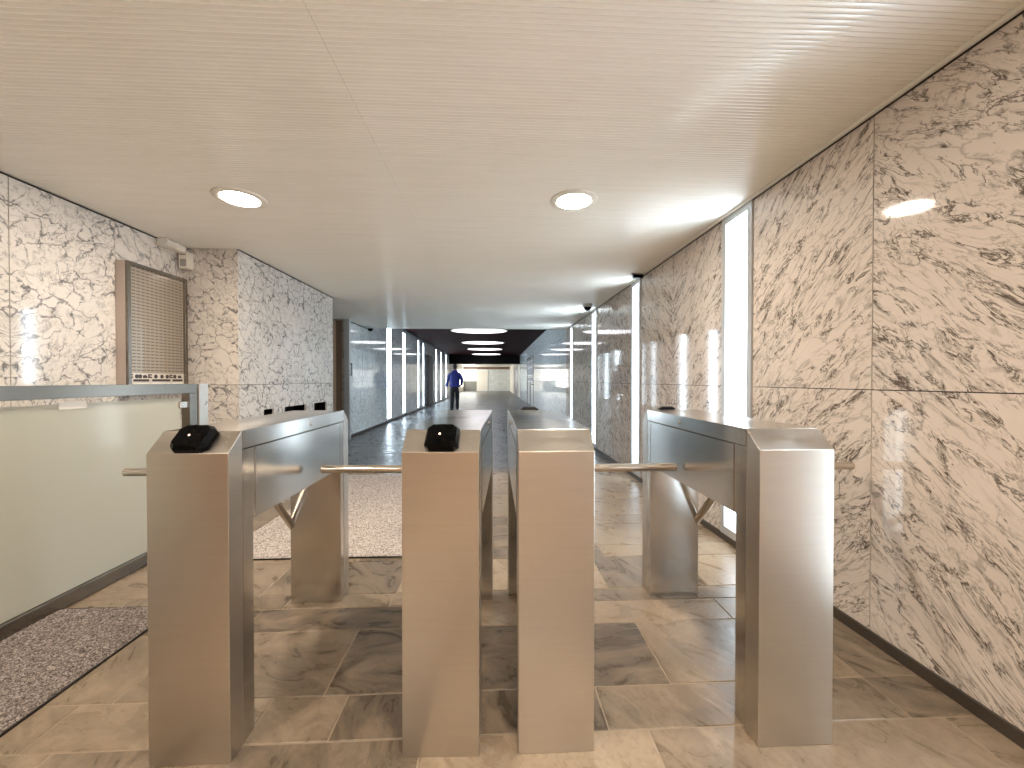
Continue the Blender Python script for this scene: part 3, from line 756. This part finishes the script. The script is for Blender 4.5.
# ------------------------------------------------------------------ person walking away
def skin_mesh(name, verts, edges, mat, parent, root=0, sub=2):
    me = bpy.data.meshes.new(name); me.from_pydata([v[0] for v in verts], edges, []); me.update()
    o = bpy.data.objects.new(name, me); COL.objects.link(o); o.parent = parent
    me.materials.append(mat)
    md = o.modifiers.new('Skin', 'SKIN'); md.use_smooth_shade = True; md.branch_smoothing = .5
    for i, v in enumerate(verts):
        sv = me.skin_vertices[0].data[i]; rr = v[1]
        sv.radius = (rr, rr) if not isinstance(rr, tuple) else rr
        sv.use_root = (i == root)
    s = o.modifiers.new('Sub', 'SUBSURF'); s.levels = s.render_levels = sub
    return o
def person():
    r = empty('person', (-1.55, 15.7, 0), 'person in a blue jacket and dark trousers walking away down the corridor', 'person')
    SKIN = plain('skin', (.30, .17, .12), .5)
    BLUE = plain('blue_jacket', (.004, .010, .15), .7); NAVY = plain('dark_trousers', (.006, .0065, .012), .8); HAIR = plain('dark_hair', (.010, .008, .007), .6)
    V = [((0, 0, 1.0), (.105, .075)), ((0, 0, 1.2), (.10, .075)), ((0, 0, 1.42), (.11, .08)), ((0, .0, 1.56), .065), ((0, .02, 1.63), .07), ((0, .035, 1.71), (.085, .10)), ((0, .035, 1.80), (.078, .092)),
         ((-.16, 0, 1.47), .06), ((-.262, .0, 1.22), .046), ((-.315, .06, .96), .036), ((-.32, .08, .88), (.022, .04)),
         ((.16, 0, 1.47), .06), ((.28, -.03, 1.22), .046), ((.245, .12, 1.01), .036), ((.21, .18, .95), (.022, .04)),
         ((-.085, 0, .86), .07), ((-.105, .03, .52), .055), ((-.11, -.10, .10), .043), ((-.12, .05, .045), (.045, .035)),
         ((.085, .01, .86), .07), ((.095, .10, .52), .055), ((.09, .10, .10), .043), ((.10, .25, .045), (.045, .035))]
    E = [(0, 1), (1, 2), (2, 3), (3, 4), (4, 5), (5, 6), (2, 7), (7, 8), (8, 9), (9, 10), (2, 11), (11, 12), (12, 13), (13, 14), (0, 15), (15, 16), (16, 17), (17, 18), (0, 19), (19, 20), (20, 21), (21, 22)]
    # fingers
    def hand(i, base, d, thumb):
        d = Vector(d).normalized(); b = Vector(base); sx = d.cross(Vector(thumb)).normalized(); tb = Vector(thumb).normalized()
        for k in range(4):
            p = b + tb * (.024 - .016 * k) + d * .035; ln = (.075, .085, .08, .06)[k]
            V.append((tuple(p), .009)); V.append((tuple(p + d * ln * .55), .0085)); V.append((tuple(p + d * ln + sx * .012), .007))
            n = len(V); E.extend([(i, n - 3), (n - 3, n - 2), (n - 2, n - 1)])
        p = b + tb * .035; V.append((tuple(p), .010)); V.append((tuple(p + tb * .02 + d * .045), .009)); n = len(V); E.extend([(i, n - 2), (n - 2, n - 1)])
    hand(10, (-.32, .08, .88), (-.02, .08, -1), (0, 1, .1))
    hand(14, (.21, .18, .95), (-.7, .6, -.3), (.2, .5, .8))
    skin_mesh('body', V, E, SKIN, r)
    J = [((0, 0, .90), (.225, .14)), ((0, 0, 1.0), (.235, .145)), ((0, 0, 1.2), (.24, .15)), ((0, 0, 1.40), (.25, .15)), ((0, 0, 1.51), (.17, .125)), ((0, -.005, 1.615), .082),
         ((-.15, 0, 1.475), .085), ((-.225, 0, 1.38), .075), ((-.265, 0, 1.20), .066), ((-.315, .05, .98), .054), ((-.317, .06, .93), .052),
         ((.15, 0, 1.475), .085), ((.225, 0, 1.38), .075), ((.285, -.03, 1.21), .066), ((.255, .10, 1.02), .054), ((.245, .12, 1.0), .052)]
    skin_mesh('jacket', J, [(0, 1), (1, 2), (2, 3), (3, 4), (4, 5), (3, 6), (6, 7), (7, 8), (8, 9), (9, 10), (3, 11), (11, 12), (12, 13), (13, 14), (14, 15)], BLUE, r, root=2)
    T = [((0, 0, 1.04), (.155, .11)), ((0, 0, .93), (.165, .12)), ((-.095, 0, .80), .108), ((-.105, .03, .52), .085), ((-.11, -.08, .12), .072), ((-.11, -.085, .07), .072), ((.095, .02, .80), .108), ((.095, .10, .52), .085), ((.09, .10, .12), .072), ((.09, .10, .07), .072)]
    skin_mesh('trousers', T, [(0, 1), (1, 2), (2, 3), (3, 4), (4, 5), (1, 6), (6, 7), (7, 8), (8, 9)], NAVY, r, root=1)
    for x, y in ((-.115, -.06), (.095, .14)):
        skin_mesh('shoe', [((x, y - .07, .05), .048), ((x, y + .03, .045), (.05, .045)), ((x, y + .16, .035), (.045, .034))], [(0, 1), (1, 2)], BLACK, r)
    skin_mesh('hair', [((0, -.03, 1.62), (.070, .045)), ((0, -.02, 1.69), (.095, .075)), ((0, .0, 1.76), (.102, .10)), ((0, .03, 1.83), (.084, .09))], [(0, 1), (1, 2), (2, 3)], HAIR, r)
    # face, turned away from the viewer
    MB().lathe([(0, 0), (.012, .0), (.016, .02), (.008, .045), (0, .05)], Matrix.Translation((0, .128, 1.69)), 12).build('nose', SKIN, r, True)
    for s in (-1, 1):
        MB().lathe([(0, -.011), (.008, -.008), (.011, 0), (.008, .008), (0, .011)], Matrix.Translation((s * .032, .115, 1.745)), 12).build('eye', WHITE, r, True)
        MB().lathe([(0, -.03), (.012, -.02), (.016, .005), (.012, .025), (0, .032)], Matrix.Translation((s * .086, .03, 1.725)), 12).build('ear', SKIN, r, True)
    MB().box(-.025, .025, .118, .126, 1.652, 1.662, bev=.003).build('mouth', plain('lips', (.35, .12, .10), .5), r)
person()

# ------------------------------------------------------------------ world, camera, view
w = bpy.data.worlds.new('world'); SC.world = w; w.use_nodes = True
w.node_tree.nodes['Background'].inputs[0].default_value = (.8, .9, 1, 1); w.node_tree.nodes['Background'].inputs[1].default_value = .3

F, VX, VY = 395., 494., 380.
yaw = math.atan((512 - VX) / F); pitch = math.atan((384 - VY) / math.hypot(F, 512 - VX))
fwd = Vector((math.sin(yaw) * math.cos(pitch), math.cos(yaw) * math.cos(pitch), -math.sin(pitch)))
rt = Vector((math.cos(yaw), -math.sin(yaw), 0)); upv = rt.cross(fwd)
cam = bpy.data.objects.new('camera', bpy.data.cameras.new('camera')); COL.objects.link(cam)
cam.matrix_world = Matrix.Translation((0, 0, 1.2)) @ Matrix((rt, upv, -fwd)).transposed().to_4x4()
cam.data.sensor_width = 36; cam.data.lens = F / 1024 * 36; cam.data.clip_start = .02; cam.data.clip_end = 200
SC.camera = cam
SC.view_settings.view_transform = 'Standard'; SC.view_settings.look = 'None'
SC.view_settings.gamma = 1; SC.view_settings.use_curve_mapping = False
SC.view_settings.exposure = 2.0
SC.cycles.max_bounces = 10; SC.cycles.diffuse_bounces = 6; SC.cycles.glossy_bounces = 6
SC.cycles.sample_clamp_indirect = 8
